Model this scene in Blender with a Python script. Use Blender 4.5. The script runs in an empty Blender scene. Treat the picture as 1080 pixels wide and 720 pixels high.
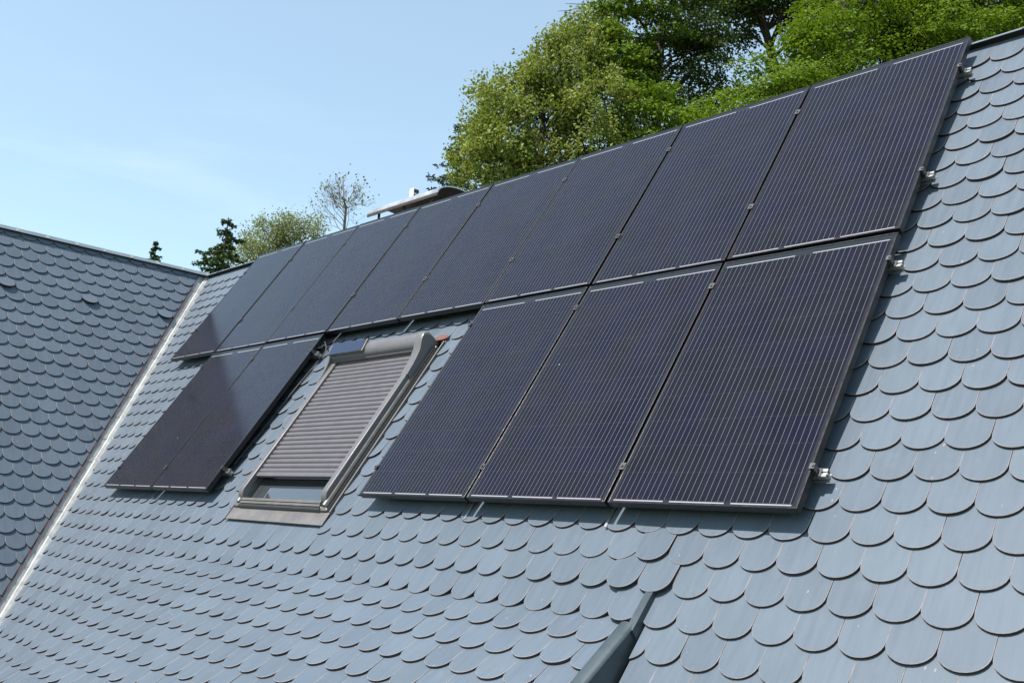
import bpy, math, random
import numpy as np
from mathutils import Vector, Matrix

random.seed(7); rng = np.random.default_rng(7)
sc = bpy.context.scene
COL = sc.collection

# ------------------------------------------------------------------ the measured place
CAMZ = 5.2
F_PX = 1041.84
RW = np.array([[0.6875315, -0.0925682, -0.7202302],
               [0.7233913, 0.1737558, 0.6682170],
               [0.0632885, -0.9804285, 0.1864256]])       # camera (right, down, forward) -> world
O = np.array([-2.0744838, 5.3085014, 2.8978566 + CAMZ])   # top right corner of the panel field
S1 = math.radians(56.769)                                 # slope of the main roof
S2 = math.radians(58.9)                                   # slope of the wing roof
EU = np.array([1.0, 0, 0]); EV = np.array([0, -math.cos(S1), -math.sin(S1)]); EN = np.array([0, -math.sin(S1), math.cos(S1)])
TB = -0.131                                               # tile base below the panel faces

def W(u, v, h):
    return O + u * EU + v * EV + h * EN
TOP = W(-9.53 - 0.020 * 0.50466, -0.125, TB)                                # where the two ridges meet
F1 = np.array([0, -1.0, 0]); F2 = np.array([math.cos(S2), 0, -math.sin(S2)]); FN = np.array([math.sin(S2), 0, math.cos(S2)])
def WW(a, b, h):
    return TOP + a * F1 + b * F2 + h * FN
SD = math.atan(0.35)                                      # how much flatter the dormer is
V0 = 3.80
GV = EV * math.cos(SD) + EN * math.sin(SD); GN = EN * math.cos(SD) - EV * math.sin(SD)
DO = W(0, V0, TB)
def WD(a, b, h):
    return DO + a * EU + b * GV + h * GN
CAMP = np.array([0, 0, CAMZ])
def at(px, py, D):
    return CAMP + RW @ (np.array([(px - 540) / F_PX, (py - 360) / F_PX, 1.0]) * D)

# ------------------------------------------------------------------ node helpers
def new_mat(name):
    m = bpy.data.materials.new(name); m.use_nodes = True
    nt = m.node_tree; b = nt.nodes['Principled BSDF']
    return m, nt, b
def N(nt, typ, **kw):
    n = nt.nodes.new(typ)
    for k, v in kw.items(): setattr(n, k, v)
    return n
def L(nt, a, b): nt.links.new(a, b)
def mathn(nt, op, a, b=None, c=None, clamp=False):
    n = N(nt, 'ShaderNodeMath', operation=op, use_clamp=clamp)
    for i, x in enumerate((a, b, c)):
        if x is None: continue
        if isinstance(x, (int, float)): n.inputs[i].default_value = x
        else: L(nt, x, n.inputs[i])
    return n.outputs[0]
def mix(nt, fac, a, b, blend='MIX'):
    n = N(nt, 'ShaderNodeMix', data_type='RGBA', blend_type=blend)
    for i, x in ((0, fac), (6, a), (7, b)):
        if isinstance(x, (int, float)): n.inputs[i].default_value = x
        elif isinstance(x, tuple): n.inputs[i].default_value = (*x, 1)
        else: L(nt, x, n.inputs[i])
    return n.outputs[2]
def maprange(nt, x, a, b, c=0.0, d=1.0):
    n = N(nt, 'ShaderNodeMapRange')
    L(nt, x, n.inputs[0])
    for i, q in enumerate((a, b, c, d)): n.inputs[i + 1].default_value = q
    return n.outputs[0]
def noise(nt, vec, scale, detail=3, rough=0.5):
    n = N(nt, 'ShaderNodeTexNoise'); n.inputs['Scale'].default_value = scale; n.inputs['Detail'].default_value = detail
    n.inputs['Roughness'].default_value = rough
    if vec is not None: L(nt, vec, n.inputs['Vector'])
    return n.outputs[0]
def simple(name, col, rough=0.5, metal=0.0, var=0.12, nscale=14.0, rvar=0.1, spec=0.5):
    m, nt, b = new_mat(name)
    tc = N(nt, 'ShaderNodeTexCoord')
    f = noise(nt, tc.outputs['Object'], nscale, 5, 0.6)
    v = maprange(nt, f, 0.3, 0.7, 1 - var, 1 + var)
    c = mix(nt, 1.0, col, v, 'MULTIPLY')
    L(nt, c, b.inputs['Base Color'])
    L(nt, maprange(nt, f, 0.3, 0.7, rough - rvar, rough + rvar), b.inputs['Roughness'])
    b.inputs['Metallic'].default_value = metal
    b.inputs['Specular IOR Level'].default_value = spec
    return m

# ------------------------------------------------------------------ materials
def tile_mat():
    m, nt, b = new_mat('slate_blue_tile')
    uv = N(nt, 'ShaderNodeUVMap'); geo = N(nt, 'ShaderNodeNewGeometry')
    rnd = geo.outputs['Random Per Island']
    mp = N(nt, 'ShaderNodeMapping'); mp.inputs['Scale'].default_value = (45, 4.5, 1); L(nt, uv.outputs[0], mp.inputs[0])
    # the streaks shift from tile to tile
    add = N(nt, 'ShaderNodeVectorMath', operation='ADD'); L(nt, mp.outputs[0], add.inputs[0])
    cx = N(nt, 'ShaderNodeCombineXYZ'); L(nt, mathn(nt, 'MULTIPLY', rnd, 37.0), cx.inputs[2]); L(nt, cx.outputs[0], add.inputs[1])
    streak = noise(nt, add.outputs[0], 1.0, 4, 0.6)
    big = noise(nt, uv.outputs[0], 1.3, 4, 0.6)
    fine = noise(nt, uv.outputs[0], 160.0, 3, 0.7)
    v = mathn(nt, 'ADD', maprange(nt, rnd, 0, 1, 0.92, 1.07), maprange(nt, streak, 0.3, 0.7, -0.07, 0.07))
    v = mathn(nt, 'ADD', v, maprange(nt, big, 0.3, 0.7, -0.07, 0.07))
    v = mathn(nt, 'ADD', v, maprange(nt, fine, 0.3, 0.7, -0.04, 0.04))
    c = mix(nt, 1.0, TILE_COL, v, 'MULTIPLY')
    # a greener or dustier cast on some tiles
    c = mix(nt, maprange(nt, mathn(nt, 'FRACT', mathn(nt, 'MULTIPLY', rnd, 17.3)), 0.5, 1.0, 0.0, 0.16), c, (0.112, 0.142, 0.150))
    # droppings and lichen: rare pale flecks, stretched down the slope
    mp2 = N(nt, 'ShaderNodeMapping'); mp2.inputs['Scale'].default_value = (34, 17, 1); L(nt, uv.outputs[0], mp2.inputs[0])
    vo = N(nt, 'ShaderNodeTexVoronoi'); vo.inputs['Scale'].default_value = 1.0; L(nt, mp2.outputs[0], vo.inputs['Vector'])
    sep = N(nt, 'ShaderNodeSeparateColor'); L(nt, vo.outputs['Color'], sep.inputs[0])
    spot = mathn(nt, 'LESS_THAN', vo.outputs['Distance'], mathn(nt, 'MULTIPLY', sep.outputs[1], 0.15))
    gate = mathn(nt, 'MULTIPLY', mathn(nt, 'GREATER_THAN', sep.outputs[0], 0.66), maprange(nt, noise(nt, uv.outputs[0], 5.0, 2), 0.42, 0.58))
    c = mix(nt, mathn(nt, 'MULTIPLY', mathn(nt, 'MULTIPLY', spot, gate), 0.5), c, (0.36, 0.345, 0.325))
    dirt = maprange(nt, noise(nt, uv.outputs[0], 9.0, 6, 0.7), 0.56, 0.75, 0.0, 0.28)
    c = mix(nt, dirt, c, (0.155, 0.178, 0.19))
    L(nt, c, b.inputs['Base Color'])
    L(nt, maprange(nt, streak, 0.3, 0.7, 0.40, 0.54), b.inputs['Roughness'])
    b.inputs['Specular IOR Level'].default_value = 0.22
    bp = N(nt, 'ShaderNodeBump'); bp.inputs['Strength'].default_value = 0.12; bp.inputs['Distance'].default_value = 0.002
    L(nt, mathn(nt, 'ADD', streak, mathn(nt, 'MULTIPLY', fine, 0.4)), bp.inputs['Height']); L(nt, bp.outputs[0], b.inputs['Normal'])
    return m
TILE_COL = (0.102, 0.127, 0.159)
M = {}
M['tile'] = tile_mat()
M['tile_rim'] = simple('tile_rim_highlight', (0.225, 0.21, 0.218), 0.6, var=0.25, nscale=25, spec=0.2)  # paler than the tile face: the lit bevel is painted into the colour
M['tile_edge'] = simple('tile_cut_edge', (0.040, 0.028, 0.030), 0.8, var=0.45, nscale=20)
M['deck_and_shade'] = simple('underlay_and_cap_shade', (0.03, 0.028, 0.028), 0.9)
M['red'] = simple('red_underlay', (0.14, 0.040, 0.028), 0.7, var=0.4, nscale=12)
M['alu'] = simple('bare_aluminium', (0.48, 0.47, 0.45), 0.35, 0.8, var=0.15, nscale=30)
M['galv'] = simple('valley_aluminium', (0.40, 0.392, 0.375), 0.5, 0.35, var=0.2, nscale=9)
M['ridge'] = simple('ridge_paint', (0.125, 0.150, 0.168), 0.45, var=0.12, nscale=6)
M['clip'] = simple('ridge_clip_metal', (0.26, 0.27, 0.275), 0.45, 0.2)
M['flash'] = simple('painted_flashing', (0.046, 0.062, 0.072), 0.42, var=0.2, nscale=7)
M['zinc'] = simple('grey_brown_flashing', (0.150, 0.138, 0.136), 0.45, 0.1, var=0.16, nscale=8)
M['wframe'] = simple('grey_window_cladding', (0.17, 0.158, 0.142), 0.38, 0.4, var=0.1)
M['wdark'] = simple('dark_gasket_and_opening_shade', (0.025, 0.024, 0.024), 0.5)
M['shut'] = simple('shutter_grey', (0.138, 0.130, 0.133), 0.42, 0.1, var=0.06)
M['slat'] = simple('shutter_slat_grey', (0.120, 0.110, 0.118), 0.42, 0.1, var=0.06)
M['plaster'] = simple('cream_plaster', (0.62, 0.58, 0.50), 0.85, var=0.06, nscale=3)
M['frame'] = simple('black_anodised', (0.014, 0.014, 0.016), 0.36, 0.35, var=0.15, nscale=30)
M['clampm'] = simple('clamp_grey', (0.10, 0.097, 0.10), 0.42, 0.6)
M['steel'] = simple('galvanised_hook', (0.50, 0.50, 0.50), 0.38, 0.85)
M['cable'] = simple('black_cable', (0.012, 0.012, 0.012), 0.5)
M['cowl'] = simple('stainless_cowl', (0.50, 0.49, 0.49), 0.38, 0.8, var=0.12, nscale=5)
M['cowlin'] = simple('brown_cowl_inside', (0.055, 0.040, 0.031), 0.7, 0.1, var=0.4, nscale=7)  # dark brown for the cowl's inner face, lower plates and legs
M['white'] = simple('white_enamel', (0.72, 0.73, 0.74), 0.4)
M['brick'] = simple('chimney_render', (0.30, 0.27, 0.25), 0.85, var=0.2)
M['bark'] = simple('bark', (0.055, 0.042, 0.032), 0.9, var=0.4, nscale=6)
M['barkpale'] = simple('pale_bark', (0.14, 0.115, 0.10), 0.85, var=0.3, nscale=6)

def glass_mat():
    m, nt, b = new_mat('window_glass')
    b.inputs['Base Color'].default_value = (0.045, 0.05, 0.055, 1); b.inputs['Roughness'].default_value = 0.02
    b.inputs['Specular IOR Level'].default_value = 1.0; b.inputs['Coat Weight'].default_value = 1.0; b.inputs['Coat Roughness'].default_value = 0.01
    return m
M['glass'] = glass_mat()
def small_cell_mat():
    m, nt, b = new_mat('small_solar_cell')
    b.inputs['Base Color'].default_value = (0.012, 0.018, 0.05, 1); b.inputs['Roughness'].default_value = 0.06
    b.inputs['Specular IOR Level'].default_value = 0.9
    return m
M['smallcell'] = small_cell_mat()

PW, PH = 0.982, 1.629
def cell_mat():
    m, nt, b = new_mat('solar_cells_under_glass')
    uv = N(nt, 'ShaderNodeUVMap'); sp = N(nt, 'ShaderNodeSeparateXYZ'); L(nt, uv.outputs[0], sp.inputs[0])
    x, y = sp.outputs[0], sp.outputs[1]                   # metres: x across, y down from the top edge
    obi = N(nt, 'ShaderNodeObjectInfo')
    X0, CW = 0.022, (PW - 0.044) / 6
    Y0, Y1 = 0.052, PH - 0.024; CH = (Y1 - Y0) / 10
    cx = mathn(nt, 'DIVIDE', mathn(nt, 'SUBTRACT', x, X0), CW); cy = mathn(nt, 'DIVIDE', mathn(nt, 'SUBTRACT', y, Y0), CH)
    fx = mathn(nt, 'FRACT', cx); fy = mathn(nt, 'FRACT', cy)
    inx = mathn(nt, 'MULTIPLY', mathn(nt, 'GREATER_THAN', cx, 0.0), mathn(nt, 'LESS_THAN', cx, 6.0))
    iny = mathn(nt, 'MULTIPLY', mathn(nt, 'GREATER_THAN', cy, 0.0), mathn(nt, 'LESS_THAN', cy, 10.0))
    inside = mathn(nt, 'MULTIPLY', inx, iny)
    # gaps between cells
    gx = mathn(nt, 'LESS_THAN', mathn(nt, 'ABSOLUTE', mathn(nt, 'SUBTRACT', fx, 0.5)), 0.493)
    gy = mathn(nt, 'LESS_THAN', mathn(nt, 'ABSOLUTE', mathn(nt, 'SUBTRACT', fy, 0.5)), 0.490)
    cell = mathn(nt, 'MULTIPLY', inside, mathn(nt, 'MULTIPLY', gx, gy))
    # five silver wires per cell
    wx = mathn(nt, 'FRACT', mathn(nt, 'MULTIPLY', cx, 5.0))
    wd = mathn(nt, 'ABSOLUTE', mathn(nt, 'SUBTRACT', wx, 0.5))
    wire = mathn(nt, 'MULTIPLY', mathn(nt, 'LESS_THAN', wd, 0.036), inside)
    # random blue-black tone per cell, imitating slight differences in reflection
    cid = N(nt, 'ShaderNodeCombineXYZ'); L(nt, mathn(nt, 'FLOOR', cx), cid.inputs[0]); L(nt, mathn(nt, 'FLOOR', mathn(nt, 'MULTIPLY', cy, 1.0)), cid.inputs[1])
    L(nt, mathn(nt, 'MULTIPLY', obi.outputs['Random'], 91.0), cid.inputs[2])
    wn = N(nt, 'ShaderNodeTexWhiteNoise', noise_dimensions='3D'); L(nt, cid.outputs[0], wn.inputs['Vector'])
    big = noise(nt, uv.outputs[0], 2.2, 4, 0.6)
    k = mathn(nt, 'ADD', mathn(nt, 'MULTIPLY', wn.outputs[0], 0.55), mathn(nt, 'MULTIPLY', big, 0.7))
    ccol = mix(nt, maprange(nt, k, 0.25, 1.0), (0.0052, 0.0046, 0.0064), (0.0052, 0.0048, 0.0150))
    gapc = (0.017, 0.016, 0.022)
    col = mix(nt, cell, gapc, ccol)
    col = mix(nt, mathn(nt, 'MULTIPLY', wire, 0.8), col, (0.160, 0.150, 0.178))
    marg = mathn(nt, 'LESS_THAN', y, Y0)
    col = mix(nt, mathn(nt, 'MULTIPLY', marg, mathn(nt, 'SUBTRACT', 1.0, inside)), col, (0.017, 0.021, 0.025))
    # bright connector strips: two along the top, three along the bottom
    def seg(a, c_, y_, hw):
        q = mathn(nt, 'MULTIPLY', mathn(nt, 'GREATER_THAN', x, a), mathn(nt, 'LESS_THAN', x, c_))
        return mathn(nt, 'MULTIPLY', q, mathn(nt, 'LESS_THAN', mathn(nt, 'ABSOLUTE', mathn(nt, 'SUBTRACT', y, y_)), hw))
    st = None
    for s in (seg(0.030, 0.445, 0.047, 0.003), seg(0.545, 0.952, 0.047, 0.003), seg(0.030, 0.315, PH - 0.0165, 0.003), seg(0.350, 0.635, PH - 0.0165, 0.003), seg(0.668, 0.952, PH - 0.0165, 0.003)):
        st = s if st is None else mathn(nt, 'ADD', st, s)
    col = mix(nt, mathn(nt, 'MULTIPLY', st, 0.9), col, (0.34, 0.33, 0.35))
    # dust
    dust = maprange(nt, noise(nt, uv.outputs[0], 3.0, 6, 0.65), 0.35, 0.8, 0.0, 0.022)
    col = mix(nt, dust, col, (0.30, 0.29, 0.29))
    vo = N(nt, 'ShaderNodeTexVoronoi'); vo.inputs['Scale'].default_value = 5.0
    off = N(nt, 'ShaderNodeVectorMath', operation='ADD'); L(nt, uv.outputs[0], off.inputs[0])
    co = N(nt, 'ShaderNodeCombineXYZ'); L(nt, mathn(nt, 'MULTIPLY', obi.outputs['Random'], 50.0), co.inputs[0]); L(nt, co.outputs[0], off.inputs[1]); L(nt, off.outputs[0], vo.inputs['Vector'])
    sepc = N(nt, 'ShaderNodeSeparateColor'); L(nt, vo.outputs['Color'], sepc.inputs[0])
    fleck = mathn(nt, 'MULTIPLY', mathn(nt, 'LESS_THAN', vo.outputs['Distance'], 0.022), mathn(nt, 'GREATER_THAN', sepc.outputs[0], 0.86))
    col = mix(nt, mathn(nt, 'MULTIPLY', fleck, 0.6), col, (0.5, 0.5, 0.48))
    L(nt, col, b.inputs['Base Color'])
    L(nt, maprange(nt, big, 0.3, 0.7, 0.11, 0.17), b.inputs['Roughness'])
    b.inputs['Specular IOR Level'].default_value = 0.20
    return m
M['cells'] = cell_mat()

def leaf_mat(name, c1, c2, trans=0.35):
    m, nt, b = new_mat(name)
    geo = N(nt, 'ShaderNodeNewGeometry'); r = geo.outputs['Random Per Island']
    tc = N(nt, 'ShaderNodeTexCoord'); n = noise(nt, tc.outputs['Object'], 0.9, 3)
    f = mathn(nt, 'ADD', mathn(nt, 'MULTIPLY', r, 0.6), maprange(nt, n, 0.3, 0.7, 0.0, 0.45), clamp=True)
    c = mix(nt, f, c1, c2)
    L(nt, c, b.inputs['Base Color']); b.inputs['Roughness'].default_value = 0.5; b.inputs['Specular IOR Level'].default_value = 0.15
    tr = N(nt, 'ShaderNodeBsdfTranslucent'); L(nt, mix(nt, 1.0, c, (1.25, 1.25, 0.5), 'MULTIPLY'), tr.inputs[0])
    ms = N(nt, 'ShaderNodeMixShader'); ms.inputs[0].default_value = trans
    out = nt.nodes['Material Output']
    L(nt, b.outputs[0], ms.inputs[1]); L(nt, tr.outputs[0], ms.inputs[2]); L(nt, ms.outputs[0], out.inputs[0])
    return m
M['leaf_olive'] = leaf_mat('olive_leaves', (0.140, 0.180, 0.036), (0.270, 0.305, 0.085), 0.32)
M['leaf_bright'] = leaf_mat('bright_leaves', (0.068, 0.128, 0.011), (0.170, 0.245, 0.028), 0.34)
M['leaf_dark_and_shade'] = leaf_mat('deep_green_and_shade_leaves', (0.026, 0.046, 0.009), (0.060, 0.095, 0.017), 0.25)  # deep green foliage; also paints the shaded recesses inside lighter crowns
M['leaf_birch'] = leaf_mat('birch_leaves', (0.16, 0.185, 0.075), (0.25, 0.275, 0.13), 0.35)
M['leaf_yellow'] = leaf_mat('yellowish_young_leaves', (0.17, 0.14, 0.055), (0.22, 0.21, 0.08), 0.35)
M['needle'] = leaf_mat('dark_needles', (0.030, 0.058, 0.018), (0.072, 0.112, 0.036), 0.12)
M['needle_blue'] = leaf_mat('blue_green_needles', (0.035, 0.055, 0.045), (0.06, 0.09, 0.07), 0.1)

def grass_mat():
    m, nt, b = new_mat('lawn')
    tc = N(nt, 'ShaderNodeTexCoord')
    f = noise(nt, tc.outputs['Object'], 0.6, 8, 0.65)
    L(nt, mix(nt, maprange(nt, f, 0.35, 0.65), (0.035, 0.06, 0.014), (0.075, 0.10, 0.03)), b.inputs['Base Color'])
    b.inputs['Roughness'].default_value = 0.95
    return m
M['grass'] = grass_mat()

# ------------------------------------------------------------------ mesh helpers
class MB:
    def __init__(s): s.v = []; s.f = []; s.m = []; s.uv = []
    def add(s, vs, fs, mi=0, uvs=None):
        o = len(s.v); s.v.extend([tuple(map(float, p)) for p in vs])
        s.f.extend([tuple(i + o for i in f) for f in fs])
        s.m.extend([mi] * len(fs) if isinstance(mi, int) else mi)
        s.uv.extend(uvs if uvs is not None else [(0, 0)] * len(vs))
    def hexa(s, c8, mi=0):
        s.add(c8, [(0, 3, 2, 1), (4, 5, 6, 7), (0, 1, 5, 4), (1, 2, 6, 5), (2, 3, 7, 6), (3, 0, 4, 7)], mi)
    def box(s, fn, x0, x1, y0, y1, z0, z1, mi=0):
        s.hexa([fn(x0, y0, z0), fn(x1, y0, z0), fn(x1, y1, z0), fn(x0, y1, z0), fn(x0, y0, z1), fn(x1, y0, z1), fn(x1, y1, z1), fn(x0, y1, z1)], mi)
    def prism(s, pts0, pts1, mi=0, caps=True):
        n = len(pts0)
        fs = [(i, (i + 1) % n, n + (i + 1) % n, n + i) for i in range(n)]
        if caps: fs += [tuple(range(n - 1, -1, -1)), tuple(range(n, 2 * n))]
        s.add(list(pts0) + list(pts1), fs, mi)
    def tube(s, pts, rads, seg=6, mi=0):
        pts = [np.array(p, float) for p in pts]; rings = []
        for i, p in enumerate(pts):
            d = pts[min(i + 1, len(pts) - 1)] - pts[max(i - 1, 0)]; d /= np.linalg.norm(d) + 1e-9
            a = np.cross(d, [0.3, 0.2, 1.0] if abs(d[2]) < 0.9 else [1.0, 0.1, 0]); a /= np.linalg.norm(a); b = np.cross(d, a)
            rings.append([p + rads[i] * (a * math.cos(2 * math.pi * k / seg) + b * math.sin(2 * math.pi * k / seg)) for k in range(seg)])
        vs = [q for r in rings for q in r]; fs = []
        for i in range(len(rings) - 1):
            for k in range(seg):
                fs.append((i * seg + k, i * seg + (k + 1) % seg, (i + 1) * seg + (k + 1) % seg, (i + 1) * seg + k))
        fs += [tuple(range(seg - 1, -1, -1)), tuple(range((len(rings) - 1) * seg, len(rings) * seg))]
        s.add(vs, fs, mi)
    def build(s, name, mats, parent=None, local=None, smooth=False, fixn=False, bevel=0.0, angle=0):
        vs = s.v
        if local is not None:
            inv = local.inverted(); vs = [tuple(inv @ Vector(p)) for p in s.v]
        me = bpy.data.meshes.new(name); me.from_pydata(vs, [], s.f)
        for m in (mats if isinstance(mats, (list, tuple)) else [mats]): me.materials.append(m)
        me.polygons.foreach_set('material_index', s.m)
        uvl = me.uv_layers.new(name='UVMap')
        li = np.empty(len(me.loops), np.int32); me.loops.foreach_get('vertex_index', li)
        uvl.data.foreach_set('uv', np.array(s.uv, np.float32)[li].ravel())
        if fixn:
            import bmesh
            bm = bmesh.new(); bm.from_mesh(me); bmesh.ops.recalc_face_normals(bm, faces=bm.faces); bm.to_mesh(me); bm.free()
        if smooth: me.polygons.foreach_set('use_smooth', [True] * len(me.polygons))
        if angle:
            me.polygons.foreach_set('use_smooth', [True] * len(me.polygons)); me.set_sharp_from_angle(angle=math.radians(angle))
        me.update()
        o = bpy.data.objects.new(name, me); COL.objects.link(o)
        if parent is not None: o.parent = parent
        elif local is not None: o.matrix_world = local
        if bevel:
            bv = o.modifiers.new('edge', 'BEVEL'); bv.width = bevel; bv.segments = 2; bv.limit_method = 'ANGLE'
        return o
def tag(o, label=None, cat=None, group=None, kind=None):
    for k, x in (('label', label), ('category', cat), ('group', group), ('kind', kind)):
        if x: o[k] = x
    return o
def empty(name, mat, label, cat, group=None):
    o = bpy.data.objects.new(name, None); COL.objects.link(o); o.matrix_world = mat
    o.empty_display_size = 0.1
    return tag(o, label, cat, group)
ROOFROT = Matrix.Rotation(S1, 4, 'X')                       # local x = along the row, y = up the slope, z = out of the roof
def roof_frame(u, v, h): return Matrix.Translation(Vector(W(u, v, h))) @ ROOFROT

# ------------------------------------------------------------------ scalloped tiles
TWD, EXP, TLEN, TTH, ARC = 0.1755, 0.1525, 0.318, 0.0124, 0.076
def outline(w=TWD - 0.0014):
    p = []; a = w / 2; n = 14
    for i in range(n + 1):
        t = math.pi * i / n; p.append((-a * math.cos(t), ARC * (1 - math.sin(t) ** 0.92)))
    return p + [(a, TLEN), (-a, TLEN)]                       # x right, d = distance up the slope from the lower tip
OUT = outline()
def clip(poly, nx, ny, c):                                  # keep nx*x + ny*y <= c
    r = []; n = len(poly)
    for i in range(n):
        p, q = poly[i], poly[(i + 1) % n]
        dp = nx * p[0] + ny * p[1] - c; dq = nx * q[0] + ny * q[1] - c
        if dp <= 0: r.append(p)
        if (dp < 0 < dq) or (dq < 0 < dp):
            t = dp / (dp - dq); r.append((p[0] + t * (q[0] - p[0]), p[1] + t * (q[1] - p[1])))
    return r
def tile(mb, fn, a, b, planes, lift=0.0, uvo=(0, 0), rise=0.0262):
    """one tile with its lower tip at (a, b); b runs down the slope"""
    ang = random.gauss(0, 0.008); ca, sa = math.cos(ang), math.sin(ang)
    a += random.gauss(0, 0.0008); b += random.gauss(0, 0.0012); lift += abs(random.gauss(0, 0.0015)); tw = random.gauss(0, 0.008)
    poly = [(a + x * ca - (d - .15) * sa, b - (d - .15) * ca - x * sa - .15) for x, d in OUT]
    for pl in planes:
        poly = clip(poly, *pl)
        if len(poly) < 3: return
    area = 0.5 * abs(sum(p[0] * q[1] - q[0] * p[1] for p, q in zip(poly, poly[1:] + poly[:1])))
    if area < 0.0012: return
    # drop doubled points
    pp = [p for i, p in enumerate(poly) if math.hypot(p[0] - poly[i - 1][0], p[1] - poly[i - 1][1]) > 0.0008]
    if len(pp) < 3: return
    cx = sum(p[0] for p in pp) / len(pp); cy = sum(p[1] for p in pp) / len(pp)
    def hh(p): return (rise + lift) * max(0.0, 1 - (b - p[1]) / TLEN) + tw * (p[0] - a) * max(0.0, 1 - (b - p[1]) / TLEN)
    n = len(pp); vs = []; uvs = []
    for ins, dz in ((0.0026, 0.0), (0.0, -0.0015), (0.0, -TTH)):
        for p in pp:
            r = math.hypot(p[0] - cx, p[1] - cy) + 1e-9; s = max(0.0, 1 - ins / r)
            q = (cx + (p[0] - cx) * s, cy + (p[1] - cy) * s)
            vs.append(fn(q[0], q[1], hh(q) + dz)); uvs.append((q[0] + uvo[0], q[1] + uvo[1]))
    fs = [tuple(range(n))]; mi = [0]
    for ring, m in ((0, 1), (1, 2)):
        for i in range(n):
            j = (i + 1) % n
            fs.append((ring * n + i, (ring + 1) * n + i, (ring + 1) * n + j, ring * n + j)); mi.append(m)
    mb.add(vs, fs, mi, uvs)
TM = [M['tile'], M['tile_rim'], M['tile_edge'], M['deck_and_shade'], M['red']]

HOUSE = Matrix.Translation((-4.0, 6.5, 0))
house = empty('house', HOUSE, 'house under steep roofs of blue-grey scalloped tiles with a wing at left', 'house')
VE = 5.9                                                    # slope length of the main roof
UR = 3.3                                                    # its right verge
DL, DR = -5.15, -0.60                                       # dormer sides
VK = 2.384 / 4.724                                          # valley: sideways per slope metre
def valley_u(v): return -9.53 + VK * (v + 0.105)
FU0, FU1, FV0, FV1 = -4.615, -3.345, 1.86, 3.462            # flashing of the roof window

mb = MB()
fn = W
BASE = lambda a, b, h: W(a, b, TB + h)
k0 = -25
for k in range(-24, 15):
    b = 3.82 + EXP * k
    if b > VE + 0.05: break
    ph = 0.080 if (k - (-3)) % 2 == 0 else 0.168
    j0 = int((valley_u(b - 0.3) - 0.3 - ph) / TWD) - 1
    for j in range(j0, int((UR - ph) / TWD) + 1):
        a = ph + j * TWD
        if b > 3.83 and DL + 0.11 < a < DR - 0.11: continue
        pl = [(-1, VK, -(-9.53 + VK * 0.105) - 0.034), (0, -1, 0.115), (1, 0, UR)]
        if b > 3.83:
            if a < -3: pl.append((1, 0, DL + 0.02)) if a < DL + 0.11 else None
            elif a > DR - 0.11: pl.append((-1, 0, -DR - 0.012))
        if FV0 + 0.02 < b - 0.0 and b < FV1 + 0.1:
            if FU0 + 0.03 < a < FU1 - 0.03: continue
            if a <= FU0 + 0.03: pl.append((1, 0, FU0 + 0.015))
            elif a >= FU1 - 0.03: pl.append((-1, 0, -(FU1 - 0.015)))
        rs = 0.0262
        lf = 0.0
        if b > 3.66 and b < 3.83 and DL < a < DR: lf = 0.002 + 0.003 * random.random()
        if DR - 0.22 < a < DR + 0.02 and 3.5 < b < 3.83: lf += 0.016
        tile(mb, BASE, a, b, pl, lf, (0, 0), rs)
# decking under the tiles
def deckquad(m, fnn, pts, h, mi=3, th=0.02):
    m.prism([fnn(x, y, h - th) for x, y in pts], [fnn(x, y, h) for x, y in pts], mi)
deckquad(mb, BASE, [(valley_u(-0.120), -0.120), (valley_u(VE), VE), (UR, VE), (UR, -0.120)], -0.0155)
# the back slope, tiled as one sheet
yb = lambda v: 2 * TOP[1]
def BACK(a, b, h):
    p = W(a, b, TB + h); return np.array([p[0], 2 * TOP[1] - p[1], p[2]])
xl = TOP[0] - O[0]
hip = 2 * TOP[0] - W(valley_u(VE), 0, 0)[0] - O[0]
deckquad(mb, BACK, [(xl, -0.120), (hip, VE), (UR, VE), (UR, -0.120)], 0.0, 0)
main_roof = mb.build('roof', TM, house, HOUSE, fixn=False)
main_roof['label'] = 'large blue-grey scalloped roof slope carrying the solar panels'

# ridge capping of the main roof: overlapping folded lengths with clips
def ridge_run(fA, fB, length, step, start=0.0):
    """fA(t, d, h) point at t along the ridge, d down the near slope; fB the far slope"""
    m = MB(); mats = [M['ridge'], M['clip'], M['deck_and_shade']]
    t = start
    while t < length:
        e = min(t + step + 0.02, length)
        for s, f in ((1, fA), (-1, fB)):
            for (d0, d1, h0, h1) in ((0.000, 0.086, 0.018, 0.056),):
                m.hexa([f(t, d0, h0 - 0.004), f(e, d0, h0 - 0.004 + 0.002), f(e, d1, h1 - 0.004 + 0.002), f(t, d1, h1 - 0.004),
                        f(t, d0, h0), f(e, d0, h0 + 0.002), f(e, d1, h1 + 0.002), f(t, d1, h1)], 0)
            m.hexa([f(e - 0.030, 0.000, 0.0205), f(e - 0.003, 0.000, 0.0205), f(e - 0.003, 0.088, 0.059), f(e - 0.030, 0.088, 0.059),
                    f(e - 0.030, 0.000, 0.026), f(e - 0.003, 0.000, 0.026), f(e - 0.003, 0.088, 0.064), f(e - 0.030, 0.088, 0.064)], 1)
        m.hexa([fA(t, 0.012, 0.010), fA(e - 0.021, 0.012, 0.010), fA(e - 0.021, 0.066, 0.010), fA(t, 0.066, 0.010), fA(t, 0.012, 0.017), fA(e - 0.021, 0.012, 0.017), fA(e - 0.021, 0.062, 0.038), fA(t, 0.062, 0.038)], 2)  # dark filler under the cap stands in for the shade in the gap
        t += step
    return m, mats
RV = -0.125
m, mats = ridge_run(lambda t, d, h: W(-9.50 + t, RV + d, TB + h), lambda t, d, h: BACK(-9.50 + t, RV + d, h), UR + 9.50, 0.325)
m.build('ridge_cap', mats, main_roof, HOUSE, fixn=True)

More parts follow.
